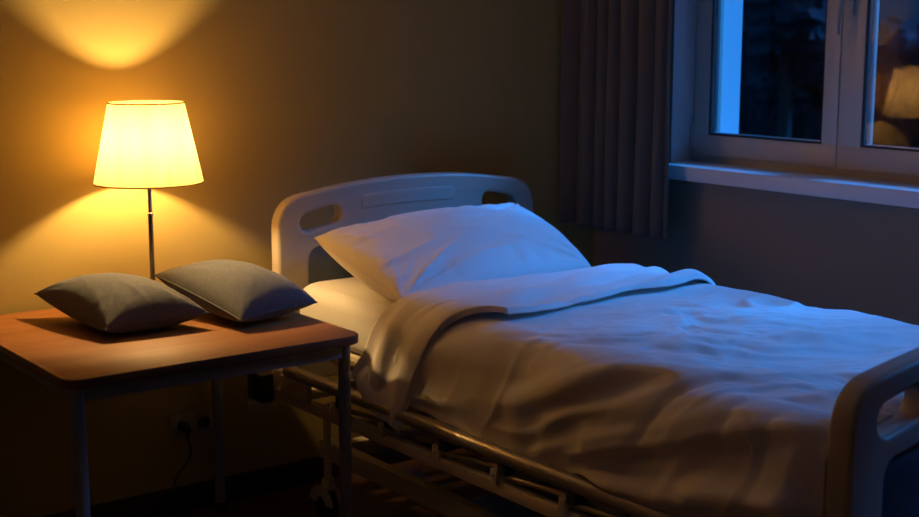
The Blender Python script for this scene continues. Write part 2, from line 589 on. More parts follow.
for i in range(n1):
    yy = 2 + i * .1
    hh = 1.75 + .55 * float(fbm(np.array([yy * .35]), np.array([3.3]), 4)[0])
    rows.append([bm.verts.new((20 - .9 * math.cos(PI * k / (n2 - 1) - PI / 2 + PI / 2) + .25 * random.uniform(-1, 1), yy + random.uniform(-.06, .06), -.8 + (hh + .8) * max(0.0, math.sin(PI * k / (n2 - 1))) ** .5 + .16 * random.uniform(-1, 1) * (0 < k < n2 - 1))) for k in range(n2)])
for a, b in zip(rows[:-1], rows[1:]):
    for k in range(n2 - 1):
        bm.faces.new((a[k], a[k + 1], b[k + 1], b[k]))
hd = from_bm('hedge', bm, M['leaf'], None, False)
tag(hd, 'long dark hedge far beyond the window', 'hedge')
def shrub(x, y, h, r, label):
    bm = bmesh.new()
    for k in range(34):
        a = random.random() * 2 * PI; q = random.random() ** .5
        s = r * random.uniform(.22, .36)
        c = Vector((x + r * q * math.cos(a) * .8, y + r * q * math.sin(a) * 1.2, -.8 + h * random.uniform(.15, 1) * (1 - .35 * q)))
        rr_ = bmesh.ops.create_icosphere(bm, subdivisions=3, radius=s)
        for v in rr_['verts']:
            n = v.co.normalized()
            v.co = v.co * (1 + .2 * math.sin(n.x * 11 + k) * math.cos(n.z * 9) + random.uniform(-.15, .15)) + c
    o = from_bm('shrub', bm, M['frost'], None, False)
    tag(o, label, 'shrub', 'frosty shrubs outside the window')
M['frost'] = mat('frosty_leaves', (0.10, 0.12, 0.13), rough=0.9, noise=(5, 0.7))
shrub(8.4, 6.9, 1.35, .75, 'pale frosty shrub at the foot of the trees, behind the left window pane')
shrub(10.2, 5.6, 1.2, .7, 'pale frosty shrub right of its neighbour, near the window mullion')

# ------------------------------------------------------------------ wooden table
TX0, TX1, TY0, TY1, TZ = 1.135, 1.985, 3.07, 3.938, 0.74
tb = thing('wooden_table', 'square wooden table with brown top and grey steel legs beside the bed', 'table', ((TX0 + TX1) / 2, (TY0 + TY1) / 2, 0))
def rounded_rect(x0, x1, y0, y1, r, n=8):
    out = []
    for (cx, cy, a0) in ((x1 - r, y1 - r, 0), (x0 + r, y1 - r, PI / 2), (x0 + r, y0 + r, PI), (x1 - r, y0 + r, 1.5 * PI)):
        for k in range(n + 1):
            a = a0 + PI / 2 * k / n
            out.append((cx + r * math.cos(a), cy + r * math.sin(a)))
    return out
def slab(bm, ring, z0, z1, bev):
    layers = [(z0, -bev), (z0 + bev * .4, -bev * .3), (z0 + bev, 0), (z1 - bev, 0), (z1 - bev * .4, -bev * .3), (z1, -bev)]
    cx = sum(p[0] for p in ring) / len(ring); cy = sum(p[1] for p in ring) / len(ring)
    L = []
    for z, off in layers:
        row = []
        for (x, y) in ring:
            d = Vector((x - cx, y - cy)); f = 1 + off / d.length
            row.append(bm.verts.new((cx + d.x * f, cy + d.y * f, z)))
        L.append(row)
    n = len(ring)
    for a, b in zip(L[:-1], L[1:]):
        for k in range(n):
            f = bm.faces.new((a[k], a[(k + 1) % n], b[(k + 1) % n], b[k]))
            f.material_index = 1
    bm.faces.new(L[-1]); bm.faces.new(list(reversed(L[0])))
bm = bmesh.new()
slab(bm, rounded_rect(TX0, TX1, TY0, TY1, .045), TZ - .026, TZ, .004)
from_bm('tabletop', bm, [M['table'], M['table_edge']], tb, True, 30)
LI = .042
for (lx, ly) in ((TX0 + LI, TY0 + LI), (TX1 - LI, TY0 + LI), (TX0 + LI, TY1 - LI), (TX1 - LI, TY1 - LI)):
    lg = tube('leg', [(lx, ly, .012), (lx, ly, TZ - .027)], .0175, M['greymetal'], tb, 20)
    tube('foot_cap', [(lx, ly, 0), (lx, ly, .03)], .020, M['black'], lg, 20)
for nm, b in (('apron', (TX0 + LI, TX1 - LI, TY0 + LI - .012, TY0 + LI + .012, TZ - .066, TZ - .027)),
              ('apron', (TX0 + LI, TX1 - LI, TY1 - LI - .012, TY1 - LI + .012, TZ - .066, TZ - .027)),
              ('apron', (TX0 + LI - .012, TX0 + LI + .012, TY0 + LI, TY1 - LI, TZ - .066, TZ - .027)),
              ('apron', (TX1 - LI - .012, TX1 - LI + .012, TY0 + LI, TY1 - LI, TZ - .066, TZ - .027))):
    box(nm, b, M['greymetal'], tb, bev=.003)

# ------------------------------------------------------------------ table lamp
LX, LY = 1.671, 3.755
lamp = thing('table_lamp', 'lit table lamp with cream cloth shade on a slim metal pole behind the cushions', 'lamp', (LX, LY, TZ))
lathe('base', (LX, LY, TZ), [(0, 0), (.078, 0), (.080, .003), (.080, .009), (.076, .013), (.02, .016), (.011, .024), (0, .024)], M['nickel'], lamp)
lathe('pole', (LX, LY, TZ), [(0, .015), (.0075, .015), (.0075, .285), (0, .285)], M['nickel'], lamp, 20)
lathe('upper_pole', (LX, LY, TZ), [(0, .283), (.009, .283), (.009, .290), (.0062, .292), (.0062, .395), (.016, .398), (.017, .44), (0, .44)], M['chrome'], lamp, 20)
SB, ST = 1.122, 1.358
RB, RT = .160, .110
prof = []
nP = 14
for k in range(nP + 1):
    t = k / nP
    prof.append((RB + (RT - RB) * t, SB + (ST - SB) * t))
shade_bm = bmesh.new()
seg = 180
th = .0012
def sring(r, z, k0):
    return [shade_bm.verts.new((LX + (r + .0008 * math.cos(45 * 2 * PI * k / seg) * k0) * math.cos(2 * PI * k / seg), LY + (r + .0008 * math.cos(45 * 2 * PI * k / seg) * k0) * math.sin(2 * PI * k / seg), z)) for k in range(seg)]
rings = [sring(r, z, 1) for r, z in prof]
for a, b in zip(rings[:-1], rings[1:]):
    for k in range(seg):
        shade_bm.faces.new((a[k], a[(k + 1) % seg], b[(k + 1) % seg], b[k]))
shade = from_bm('lamp_shade', shade_bm, M['shade'], lamp, True, 80)
# trim rings at both rims
for (r, z) in ((RB, SB), (RT, ST)):
    pr = [(r + .0022, z - .0015), (r + .0022, z + .0025), (r - .0016, z + .0025), (r - .0016, z - .0015)]
    lathe('shade_trim', (LX, LY, 0), pr, M['shade'], shade, 96, closed=True)
bm = bmesh.new()
for k in range(3):
    a = 2 * PI * k / 3 + .5
    add_tube(bm, [(LX + .012 * math.cos(a), LY + .012 * math.sin(a), 1.185), (LX + (RB - .014) * math.cos(a), LY + (RB - .014) * math.sin(a), 1.165)], .0012, 6)
from_bm('shade_spider', bm, M['chrome'], shade, True)
BZ = 1.235
bulb = lathe('bulb', (LX, LY, BZ - .055), [(0, -.052), (.014, -.052), (.014, -.035), (.022, -.02), (.028, 0), (.026, .014), (.016, .026), (0, .031)],
             emit_mat('bulb_glow', (1.0, 0.68, 0.32), 14.0), lamp, 24, angle=90)
pl = bpy.data.lights.new('bulb_light', 'POINT')
pl.energy = BULB_W
pl.color = BULB_COL
pl.shadow_soft_size = 0.022
plo = bpy.data.objects.new('bulb_light', pl)
COL.objects.link(plo)
plo.location = (LX, LY, BZ)
bulb.visible_shadow = True
plo.location = (LX, LY, BZ)
# cord: off the back of the table, down the wall, to the socket
SKX, SKZ = 1.862, 0.292
tube('cord', smooth_path([(LX, LY + .07, TZ + .006), (LX - .02, TY1 - .02, TZ + .005), (LX - .05, Y1 - .011, TZ - .004), (LX - .12, Y1 - .011, TZ - .022), (1.30, Y1 - .011, TZ - .022), (1.19, Y1 - .011, TZ - .06), (1.177, Y1 - .012, .4), (1.177, Y1 - .018, .12), (1.24, Y1 - .05, .006), (1.66, Y1 - .06, .006), (1.76, Y1 - .05, .02), (1.80, Y1 - .03, .12), (1.85, Y1 - .045, .20), (SKX - .02, Y1 - .045, .262)], 8), .0028, M['black'], lamp, 8)
bm = bmesh.new()
add_tube(bm, [(SKX - .02, Y1 - .0085, SKZ), (SKX - .02, Y1 - .035, SKZ), (SKX - .02, Y1 - .052, SKZ - .006)], [.019, .018, .012], 16)
add_tube(bm, [(SKX - .02, Y1 - .045, SKZ - .004), (SKX - .02, Y1 - .045, SKZ - .034)], [.008, .005], 10)
from_bm('plug', bm, M['black'], lamp, True, 40)

sk = thing('wall_socket', 'double wall socket with black plug low on the wall under the table', 'socket', (SKX + .02, Y1, SKZ))
box('face_plate', (SKX - .062, SKX + .098, Y1 - .009, Y1, SKZ - .042, SKZ + .042), M['socket'], sk, bev=.004)
lathe_bm = bmesh.new()
for dx in (.058,):
    add_lathe(lathe_bm, (0, 0, 0), [(0, 0), (.017, 0), (.019, .003), (.021, .003), (.022, 0)], 24)
bmesh.ops.transform(lathe_bm, matrix=Matrix.Translation((SKX + .058, Y1 - .009, SKZ)) @ Euler((PI / 2, 0, 0)).to_matrix().to_4x4(), verts=lathe_bm.verts)
for dx in (-.0095, .0095):
    add_tube(lathe_bm, [(SKX + .058 + dx, Y1 - .0085, SKZ + .004), (SKX + .058 + dx, Y1 - .0105, SKZ + .004)], .003, 8)
from_bm('outlet', lathe_bm, M['rubber'], sk, True, 40)

# ------------------------------------------------------------------ cushions and pillow
def puff(name, corners, thick, m, n=90, power=.42, zmin=None, ymax=None, wr=1.0, seed=0.0, pinch=.07, parent=None, sag=0.0, top_bias=.5, xmin=None, flat=1.0):
    """closed cushion surface between four corners (a,b,c,d in order round the seam)"""
    a, b, c, d = [np.array(p, float) for p in corners]
    t = np.linspace(-1, 1, n)
    U, V = np.meshgrid(t, t, indexing='ij')
    # edges drawn in between the corners
    Us = U * (1 - pinch * (1 - V ** 2)); Vs = V * (1 - pinch * (1 - U ** 2))
    fu = (Us + 1) / 2; fv = (Vs + 1) / 2
    P = (a[None, None] * ((1 - fu) * (1 - fv))[..., None] + b[None, None] * (fu * (1 - fv))[..., None]
         + c[None, None] * (fu * fv)[..., None] + d[None, None] * ((1 - fu) * fv)[..., None])
    N = np.cross(b - a, d - a); N /= np.linalg.norm(N)
    if N[2] < 0: N = -N
    e = np.clip((1 - U ** 2), 0, 1) ** power * np.clip((1 - V ** 2), 0, 1) ** power
    e = e * (1 - .12 * (1 - flat)) 
    # creases running in from the corners and along the seam
    rad = np.sqrt(U ** 2 + V ** 2)
    wob = fbm(U * 1.3 + seed, V * 1.3 + seed * 2, 3)
    edge = np.maximum(abs(U), abs(V))
    ang = np.arctan2(V, U)
    cr = 0
    for (cu, cv) in ((-1, -1), (1, -1), (1, 1), (-1, 1)):
        du, dv = U - cu, V - cv
        r = np.sqrt(du ** 2 + dv ** 2) + 1e-3
        an = np.arctan2(dv * cv, du * cu)
        cr = cr + (ridge(an * 3.2 + seed + cu * 3, r * .9 + cv * 5 + seed) - .5) * np.exp(-(r / .75) ** 2) * sstep(0, .25, r)
    seamw = vnoise(np.where(abs(U) > abs(V), V, U) * 9 + seed * 3, edge * 1.5 + seed) * sstep(.45, .9, edge) * (1 - sstep(.93, 1, edge))
    w_ = wr * (.010 * cr + .0035 * seamw + .010 * wob * sstep(0, .6, 1 - edge) + .004 * (ridge(U * 1.4 + V * 1.1 + seed, V * 2.2 - U * .4) - .4) * sstep(0, .4, 1 - edge))
    top = P + N[None, None] * (e * thick * top_bias + w_ * sstep(0, .15, 1 - edge))[..., None]
    bot = P - N[None, None] * (e * thick * (1 - top_bias))[..., None]
    for Q in (top, bot):
        if zmin is not None: Q[..., 2] = np.maximum(Q[..., 2], zmin + (0.0))
        if ymax is not None: Q[..., 1] = np.minimum(Q[..., 1], ymax)
    idt = np.arange(n * n).reshape(n, n)
    idb = idt + n * n
    border = np.zeros((n, n), bool); border[0] = border[-1] = True; border[:, 0] = border[:, -1] = True
    idb = np.where(border, idt, idb)
    F = []
    f = lambda q: np.stack([q[:-1, :-1].ravel(), q[1:, :-1].ravel(), q[1:, 1:].ravel(), q[:-1, 1:].ravel()], 1)
    F = f(idt).tolist() + f(idb)[:, ::-1].tolist()
    V_ = np.concatenate([top.reshape(-1, 3), bot.reshape(-1, 3)])
    me = bpy.data.meshes.new(name)
    me.from_pydata(V_.tolist(), [], F)
    me.update()
    bm = bmesh.new(); bm.from_mesh(me)
    loose = [v for v in bm.verts if not v.link_faces]
    bmesh.ops.delete(bm, geom=loose, context='VERTS')
    bmesh.ops.recalc_face_normals(bm, faces=bm.faces)
    bm.to_mesh(me); bm.free()
    o = link_mesh(name, me, m, parent, True)
    loop = [Vector(top[i, 0]) for i in range(n)] + [Vector(top[-1, j]) for j in range(1, n)] + [Vector(top[i, -1]) for i in range(n - 2, -1, -1)] + [Vector(top[0, j]) for j in range(n - 2, 0, -1)]
    return o, loop

def piping(name, loop, r, m, parent):
    bm = bmesh.new()
    pts = loop + [loop[0], loop[1]]
    add_tube(bm, pts, r, 7, cap=False)
    return from_bm(name, bm, m, parent, True, 180)

def cushion(corners, label, seed):
    t = thing('cushion', label, 'cushion', tuple(np.mean(np.array(corners), 0)[:2]) + (TZ,), 'grey linen cushions on the table')
    o, loop = puff('cover', corners, .155, M['cushion'], n=80, power=.46, zmin=TZ + .001, seed=seed, pinch=.06, parent=t, top_bias=.60, wr=.35)
    piping('piping', loop, .0026, M['cushion'], t)
    return t
cushion([(1.338, 3.835, .812), (1.380, 3.415, .772), (1.675, 3.40, .785), (1.60, 3.725, .80)], 'grey linen cushion on the left half of the table, nearer the front left corner', 2.3)
cushion([(1.652, 3.70, .852), (1.726, 3.30, .773), (1.994, 3.338, .786), (1.940, 3.74, .80)], 'grey linen cushion on the right half of the table, nearer the bed', 8.1)

# ------------------------------------------------------------------ hospital bed
bed = thing('hospital_bed', 'adjustable hospital bed with cream moulded end boards and steel side rail', 'bed', (2.6, 2.65, 0))
BX0, BX1 = 2.100, 3.168
def fillet(pts, radii, n=9):
    out = []
    N = len(pts)
    for i in range(N):
        p = Vector(pts[i]); a = (Vector(pts[i - 1]) - p); b = (Vector(pts[(i + 1) % N]) - p)
        r = radii[i]
        if r <= 0:
            out.append(p); continue
        la, lb = a.length, b.length
        a.normalize(); b.normalize()
        ang = a.angle(b)
        d = min(r / math.tan(ang / 2), la * .5, lb * .5)
        p0 = p + a * d; p1 = p + b * d
        for k in range(n + 1):
            t = k / n
            out.append(p0 * (1 - t) ** 2 + p * 2 * t * (1 - t) * 1.0 + p1 * t * t)
    return out
def arch(x, dz, base=0.0, h=.062):
    u = (x - BX0) / (BX1 - BX0) * 2 - 1
    return 1.022 + dz + h * (1 - abs(u) ** 2.2) - base
def curve_plate(name, loops, y, half, bev, m, parent, res=3):
    cu = bpy.data.curves.new(name, 'CURVE')
    cu.dimensions = '2D'; cu.fill_mode = 'BOTH'
    cu.extrude = max(half - bev, 0); cu.bevel_depth = bev; cu.bevel_resolution = res
    cu.offset = -bev
    for lp in loops:
        s = cu.splines.new('POLY')
        s.points.add(len(lp) - 1)
        for i, p in enumerate(lp):
            s.points[i].co = (p[0], p[1], 0, 1)
        s.use_cyclic_u = True
    tmp = bpy.data.objects.new('tmp', cu)
    COL.objects.link(tmp)
    dg = bpy.context.evaluated_depsgraph_get()
    me = bpy.data.meshes.new_from_object(tmp.evaluated_get(dg))
    bpy.data.objects.remove(tmp)
    bpy.data.curves.remove(cu)
    me.name = name
    bm = bmesh.new(); bm.from_mesh(me)
    bmesh.ops.transform(bm, matrix=Matrix.Translation((0, y, 0)) @ Euler((PI / 2, 0, 0)).to_matrix().to_4x4(), verts=bm.verts)
    bmesh.ops.remove_doubles(bm, verts=bm.verts, dist=1e-5)
    me.materials.clear()
    return from_bm(name, bm, m, parent, True, 40)

def slot(cx, cz, L, r, ang, n=10):
    out = []
    for s, a0 in ((1, -PI / 2), (-1, PI / 2)):
        for k in range(n + 1):
            a = a0 + PI * k / n
            x = s * (L / 2 - r) + r * math.cos(a); z = r * math.sin(a)
            out.append((cx + x * math.cos(ang) - z * math.sin(ang), cz + x * math.sin(ang) + z * math.cos(ang)))
    return out

def endboard(name, y, dz, inner, th=.026, hole_r=.030):
    zb = .43 + dz
    top = [(x, arch(x, dz)) for x in np.linspace(BX0 + .20, BX1 - .20, 17)]
    pts = [(BX0, zb), (BX0, arch(BX0, dz) - .018 + .03)] + top + [(BX1, arch(BX1, dz) - .018 + .03), (BX1, zb)]
    rad = [.03, .16] + [0] * len(top) + [.16, .03]
    outline = fillet(pts, rad)
    hz = .965 + dz
    holes = [slot(2.262, hz, .155, hole_r, .20), slot(BX0 + BX1 - 2.262, hz, .155, hole_r, -.20)]
    px0, px1, pz0, pz1 = 2.215, BX0 + BX1 - 2.215, .50 + dz, .868 + dz
    ptop = [(x, pz1 + .03 * (1 - ((x - 2.634) / .42) ** 2)) for x in np.linspace(px0 + .09, px1 - .09, 13)]
    pp = [(px0, pz0), (px0, pz1)] + ptop + [(px1, pz1), (px1, pz0)]
    panel = fillet(pp, [.03, .06] + [0] * len(ptop) + [.06, .03])
    b = curve_plate(name, [outline] + holes + [panel], y, th, .013, M['board'], bed, 4)
    pn = curve_plate('inlay_panel', [[((p[0] - 2.634) * 1.012 + 2.634, (p[1] - .7 - dz) * 1.02 + .7 + dz) for p in panel]], y, th - .010, .001, M['slate'], b, 1)
    # shallow raised label field between the two grips
    lab = [(x, arch(x, dz) - .046 ) for x in np.linspace(2.42, 2.80, 9)] + [(x, arch(x, dz) - .092) for x in np.linspace(2.80, 2.42, 9)]
    curve_plate('label_field', [fillet(lab, [.012] + [0] * 7 + [.012, .012] + [0] * 7 + [.012])], y, th + .0025, .0022, M['board'], b, 2)
    return b
HY, FY = 3.775, 1.568
endboard('headboard', HY, 0, -1)
endboard('footboard', FY, -.142, 1, th=.030, hole_r=.036)

# frame
def fbar(name, b, m=None, bev=.004):
    return box(name, b, m or M['cream'], bed, bev=bev)
for (xa, xb) in ((2.072, 2.100), (3.118, 3.146)):
    fbar('upper_frame_rail', (xa, xb, 1.62, 3.745, .392, .428))
for (xa, xb) in ((2.185, 2.225), (2.985, 3.025)):
    fbar('lower_frame_rail', (xa, xb, 1.72, 3.66, .195, .258), bev=.006)
for yy in (1.66, 2.2, 2.75, 3.3, 3.70):
    fbar('cross_bar', (2.09, 3.13, yy - .02, yy + .02, .385, .42))
for yy in (1.76, 2.45, 3.05, 3.60):
    fbar('lower_cross_bar', (2.20, 3.01, yy - .022, yy + .022, .20, .25))
# lying surface that carries the mattress
bm = bmesh.new()
add_box(bm, 2.135, 2.165, 1.66, 3.71, .545, .598, bev=.010)
add_box(bm, 3.05, 3.08, 1.66, 3.71, .545, .598, bev=.010)
for k in range(15):
    yy = 1.70 + k * .141
    add_box(bm, 2.16, 3.055, yy - .045, yy + .045, .575, .596, bev=.003)
from_bm('mattress_platform', bm, M['cream'], bed, True, 35)
for (x, y) in ((2.30, 1.85), (2.90, 1.85), (2.30, 3.5), (2.90, 3.5)):
    fbar('platform_post', (x - .015, x + .015, y - .03, y + .03, .42, .58))
# scissor lift links between the lower and upper frame
for x in (2.32, 2.90):
    for (ya, yb) in ((2.05, 2.65), (3.25, 2.75)):
        bm = bmesh.new()
        add_tube(bm, [(x, ya, .235), (x, yb, .405)], .016, 10)
        from_bm('lift_link', bm, M['cream'], bed, True, 40)
bm = bmesh.new(); add_tube(bm, [(2.6, 2.3, .25), (2.6, 2.85, .36)], [.03, .022], 16)
from_bm('lift_actuator', bm, M['black'], bed, True, 40)
# corner posts with castors
def castor(x, y):
    ps = tube('caster_post', [(x, y, .135), (x, y, .40)], .013, M['cream'], bed, 14)
    bm = bmesh.new()
    add_lathe(bm, (x, y, 0), [(0, .150), (.020, .150), (.022, .142), (.022, .118), (.016, .112), (0, .112)], 20)
    # fork hood over the wheel
    for s in (-1, 1):
        for k in range(8):
            a0 = PI * (.05 + .9 * k / 8); a1 = PI * (.05 + .9 * (k + 1) / 8)
            c = Vector((x + s * .017, y + .012, .060))
            p = [c + Vector((0, .070 * math.cos(a), .066 * math.sin(a))) for a in (a0, a1)]
            q = [c + Vector((0, .030 * math.cos(a), .030 * math.sin(a))) for a in (a0, a1)]
            vs = [bm.verts.new(v) for v in (p[0], p[1], q[1], q[0])] + [bm.verts.new(v + Vector((s * .005, 0, 0))) for v in (p[0], p[1], q[1], q[0])]
            for f in ((0, 1, 2, 3), (7, 6, 5, 4), (0, 4, 5, 1), (1, 5, 6, 2), (2, 6, 7, 3), (3, 7, 4, 0)):
                bm.faces.new([vs[i] for i in f])
    from_bm('caster_fork', bm, M['cream'], ps, True, 40)
    bm = bmesh.new()
    add_lathe(bm, (0, 0, 0), [(0, -.012), (.020, -.013), (.030, -.010), (.048, -.010), (.056, -.012), (.060, -.006), (.060, .006), (.056, .012), (.048, .010), (.030, .010), (.020, .013), (0, .012)], 32)
    bmesh.ops.transform(bm, matrix=Matrix.Translation((x, y + .012, .060)) @ Euler((0, PI / 2, 0)).to_matrix().to_4x4(), verts=bm.verts)
    from_bm('caster_wheel', bm, M['rubber'], ps, True, 40)
for (x, y) in ((2.165, 3.575), (3.04, 3.575), (2.165, 1.79), (3.04, 1.79)):
    castor(x, y)
# board sockets, bumpers
for x in (2.105, 3.12):
    fbar('board_bracket', (x - .028, x + .028, 3.70, 3.765, .40, .49), bev=.006)
    fbar('board_bracket', (x - .028, x + .028, 1.60, 1.66, .37, .45), bev=.006)
for x in (2.052, 3.172):
    lathe('wall_bumper', (x, 3.80, 0), [(0, .345), (.038, .345), (.042, .352), (.042, .372), (.038, .380), (0, .380)], M['cream'], bed, 28)
fbar('control_box', (2.020, 2.066, 3.735, 3.835, .385, .478), M['black'], bev=.006)
# side rail, folded down on the near side
RX, RZ = 2.078, .502
rail = tube('side_rail', [(RX, 1.655, RZ), (RX, 1.66, RZ), (RX, 3.665, RZ), (RX, 3.67, RZ)], [.018, .021, .021, .018], M['railtube'], bed, 24)
by = [3.37, 3.11, 2.845, 2.59, 2.325, 2.06, 1.80]
for k, yy in enumerate(by):
    box('rail_clamp', (RX - .010, RX + .022, yy - .036, yy - .004, RZ - .052, RZ - .012), M['bluegrey'], rail, bev=.003)
    bm = bmesh.new()
    add_box(bm, 2.064, 2.078, yy - .006, yy + .020, .420, .462, bev=.003)
    add_tube(bm, [(2.059, yy + .007, .446), (2.066, yy + .007, .446)], .005, 10)
    from_bm('rail_bracket', bm, M['cream'], rail, True, 40)
    if k + 1 < len(by):
        tube('rail_rod', [(RX + .004, yy - .002, .444), (RX + .004, by[k + 1] - .01, .466)], .0075, M['railtube'], rail, 12)
fbar('rail_end_plate', (2.064, 2.080, 3.52, 3.70, .425, .485), bev=.004)
# thin second tube behind the rail, under the mattress edge
tube('mattress_retainer', [(2.128, 1.75, .572), (2.128, 3.66, .572)], .012, M['railtube'], bed, 14)

# ------------------------------------------------------------------ mattress
MX0, MX1, MY0, MY1, MZ0, MZ1 = 2.125, 3.075, 1.665, 3.715, .600, .772
bm = bmesh.new()
r_ = .045
ring_pts = rounded_rect(MX0, MX1, MY0, MY1, .07, 10)
cx, cy = (MX0 + MX1) / 2, (MY0 + MY1) / 2
L_ = []
for k in range(0, 9):
    a = PI / 2 * k / 8
    L_.append((MZ0 + r_ * (1 - math.sin(a)) * 0 + (r_ - r_ * math.sin(PI / 2 - (PI / 2 - a))) , 0))
layers = [(MZ0 + r_ - r_ * math.sin(PI / 2 * (1 - k / 6)), r_ * (1 - math.cos(PI / 2 * (1 - k / 6)))) for k in range(7)]
layers += [(MZ1 - r_ + r_ * math.sin(PI / 2 * k / 6), r_ * (1 - math.cos(PI / 2 * k / 6))) for k in range(7)]
rows = []
for z, off in layers:
    sxs = (MX1 - MX0 - 2 * off) / (MX1 - MX0); sys_ = (MY1 - MY0 - 2 * off) / (MY1 - MY0)
    rows.append([bm.verts.new((cx + (x - cx) * sxs, cy + (y - cy) * sys_, z + .002 * math.sin(x * 23 + y * 9))) for x, y in ring_pts])
for a, b in zip(rows[:-1], rows[1:]):
    for k in range(len(a)):
        bm.faces.new((a[k], a[(k + 1) % len(a)], b[(k + 1) % len(a)], b[k]))
bm.faces.new(rows[-1]); bm.faces.new(list(reversed(rows[0])))
mt = from_bm('mattress', bm, M['sheet'], None, True, 60)
tag(mt, 'white sheeted mattress lying on the hospital bed frame', 'mattress')

# ------------------------------------------------------------------ duvet
def section(s, hem_l, hem_r, lift=0.0, xl=2.098, xr=3.098, zt=.800, rr=.05):
    """arc-length -> (x, z, nx, nz) across the bed; s from 0 (near hem) up"""
    l1 = zt - rr - hem_l
    l2 = rr * PI / 2
    l3 = (xr - rr) - (xl + rr)
    l4 = l2
    l5 = zt - rr - hem_r
    tot = l1 + l2 + l3 + l4 + l5
    d = s * tot
    x = np.zeros_like(d); z = np.zeros_like(d); nx = np.zeros_like(d); nz = np.zeros_like(d)
    m = d < l1
    x[m] = xl; z[m] = hem_l + d[m]; nx[m] = -1; nz[m] = 0
    m = (d >= l1) & (d < l1 + l2)
    a = (d[m] - l1) / rr
    x[m] = xl + rr - rr * np.cos(a); z[m] = zt - rr + rr * np.sin(a); nx[m] = -np.cos(a); nz[m] = np.sin(a)
    m = (d >= l1 + l2) & (d < l1 + l2 + l3)
    x[m] = xl + rr + d[m] - l1 - l2; z[m] = zt; nx[m] = 0; nz[m] = 1
    m = (d >= l1 + l2 + l3) & (d < l1 + l2 + l3 + l4)
    a = (d[m] - l1 - l2 - l3) / rr
    x[m] = xr - rr + rr * np.sin(a); z[m] = zt - rr + rr * np.cos(a); nx[m] = np.sin(a); nz[m] = np.cos(a)
    m = d >= l1 + l2 + l3 + l4
    x[m] = xr; z[m] = zt - rr - (d[m] - (l1 + l2 + l3 + l4)); nx[m] = 1; nz[m] = 0
    return x, z, nx, nz, d, (l1, l2, l3)

def cloth_relief(d, y, l1, l2):
    """height of the duvet's folds at arc length d and place y"""
    side = 1 - sstep(l1 + l2 * .25, l1 + l2 + .16, d)
    topm = sstep(l1 + l2 * .3, l1 + l2 + .16, d)
    # long shallow folds across the top, slanting head-left to foot-right
    wx = d + .06 * fbm(d * 4, y * 4 + 3, 3); wy = y + .06 * fbm(d * 4 + 20, y * 4, 3)
    n_ = (.60 * wx + .80 * wy); t_ = (.80 * wx - .60 * wy)
    amp = .7 + .6 * vnoise(d * 2.6 + 5, y * 2.6 + 1)
    top = .024 * (ridge(n_ * 5.2 + 3.1, t_ * 1.25 + 1.7, .12) - .3) * amp
    top += .015 * (ridge(n_ * 12 + 7.7, t_ * 2.6, .12) - .3) * (1.4 - amp)
    top += .0055 * (ridge(n_ * 22 + 1.7, t_ * 6, .12) - .3)
    top += .006 * fbm(d * 3.2 + 4, y * 3.2, 3)
    top += .0028 * (ridge((.8 * wx + .5 * wy) * 34, (wy * .8 - wx * .5) * 16, .1) - .3) * (.5 + vnoise(d * 4, y * 4 + 9))
    fare = 1 - .75 * sstep(.90, 1.12, d)
    top = top * fare
    # a busier, crumpled zone next to the turned-back part
    near = np.exp(-((y - 2.58) / .26) ** 2)
    top += near * .013 * (ridge((.9 * wx + .35 * wy) * 9 + 2.2, (wy * .9 - wx * .3) * 8, .12) - .3)
    # drape on the near flank: broad folds sink towards the head
    ph = d + y * .30
    wrp = .035 * fbm(d * 2.5 + 11, y * 2.2, 3) + .02 * np.sin(y * 5 + 1)
    q = np.sin(2 * PI * ((ph + wrp) / .155 + .15))
    sd_ = .017 * (1 - np.sqrt((1 - q) / 2 + .02)) * (.65 + .5 * vnoise(y * 2.4 + 3, d * 2))
    sd_ += .010 * (ridge((ph * 1.1 + wrp) * 9.0 + 1.0, (y - d * .4) * 2.4, .06) - .35)
    # fine gathers that fan out under the edge
    sd_ += .0065 * (ridge((y + d * .55) * 13 + 4 + fbm(y * 3, d * 3, 2), d * 2.2, .07) - .35) * (.6 + .6 * vnoise(y * 3.3, d * 3 + 9))
    sd_ += .012 * fbm(y * 2.6 + 2, d * 2.6, 3)
    calm = 1 - .75 * sstep(2.50, 2.68, y)
    return (top * topm + sd_ * 1.7 * side) * calm

NU, NV = 300, 330
ys = np.linspace(1.606, 3.06, NV)
S, Yg = np.meshgrid(np.linspace(0, 1, NU), ys, indexing='ij')
hem = .512 + .012 * np.sin(Yg * 9) + .014 * fbm(Yg * 5, Yg * 0 + 3, 3)
x, z, nx, nz, d, (l1, l2, l3) = section(S, .50, .44, xl=2.100, zt=.806, rr=.095)
h = cloth_relief(d, Yg, l1, l2)
hemf = (1 - sstep(0, .1, d))
belly = .016 * np.sin(np.clip(d / (l1 + l2), 0, 1) * PI)      # duvet filling rounds the flank out
h = h + belly
foot = sstep(1.606, 1.68, Yg)
z2 = z + nz * h - (1 - foot) * .022 * nz
x2 = x + nx * np.maximum(h, -.010) * np.where(abs(nx) > 0, sstep(1.59, 1.70, Yg), 1) - nx * .020 * (1 - sstep(1.606, 1.68, Yg))
z2 = z2 + hemf * (hem - .50)
z2 = np.where(nz > .97, np.maximum(z2, .7765), z2)
x2 = np.where((nx < -.97), np.minimum(x2, 2.118), x2)
x2 = np.where((nx > .97), np.maximum(x2, 3.088), x2)
duv = thing('duvet', 'off-white crumpled duvet spread over the bed with its top turned back', 'duvet', (2.6, 2.4, MZ1))
grid_mesh('cover', np.stack([x2, Yg, z2], -1), M['duvet'], duv, thickness=-.006)

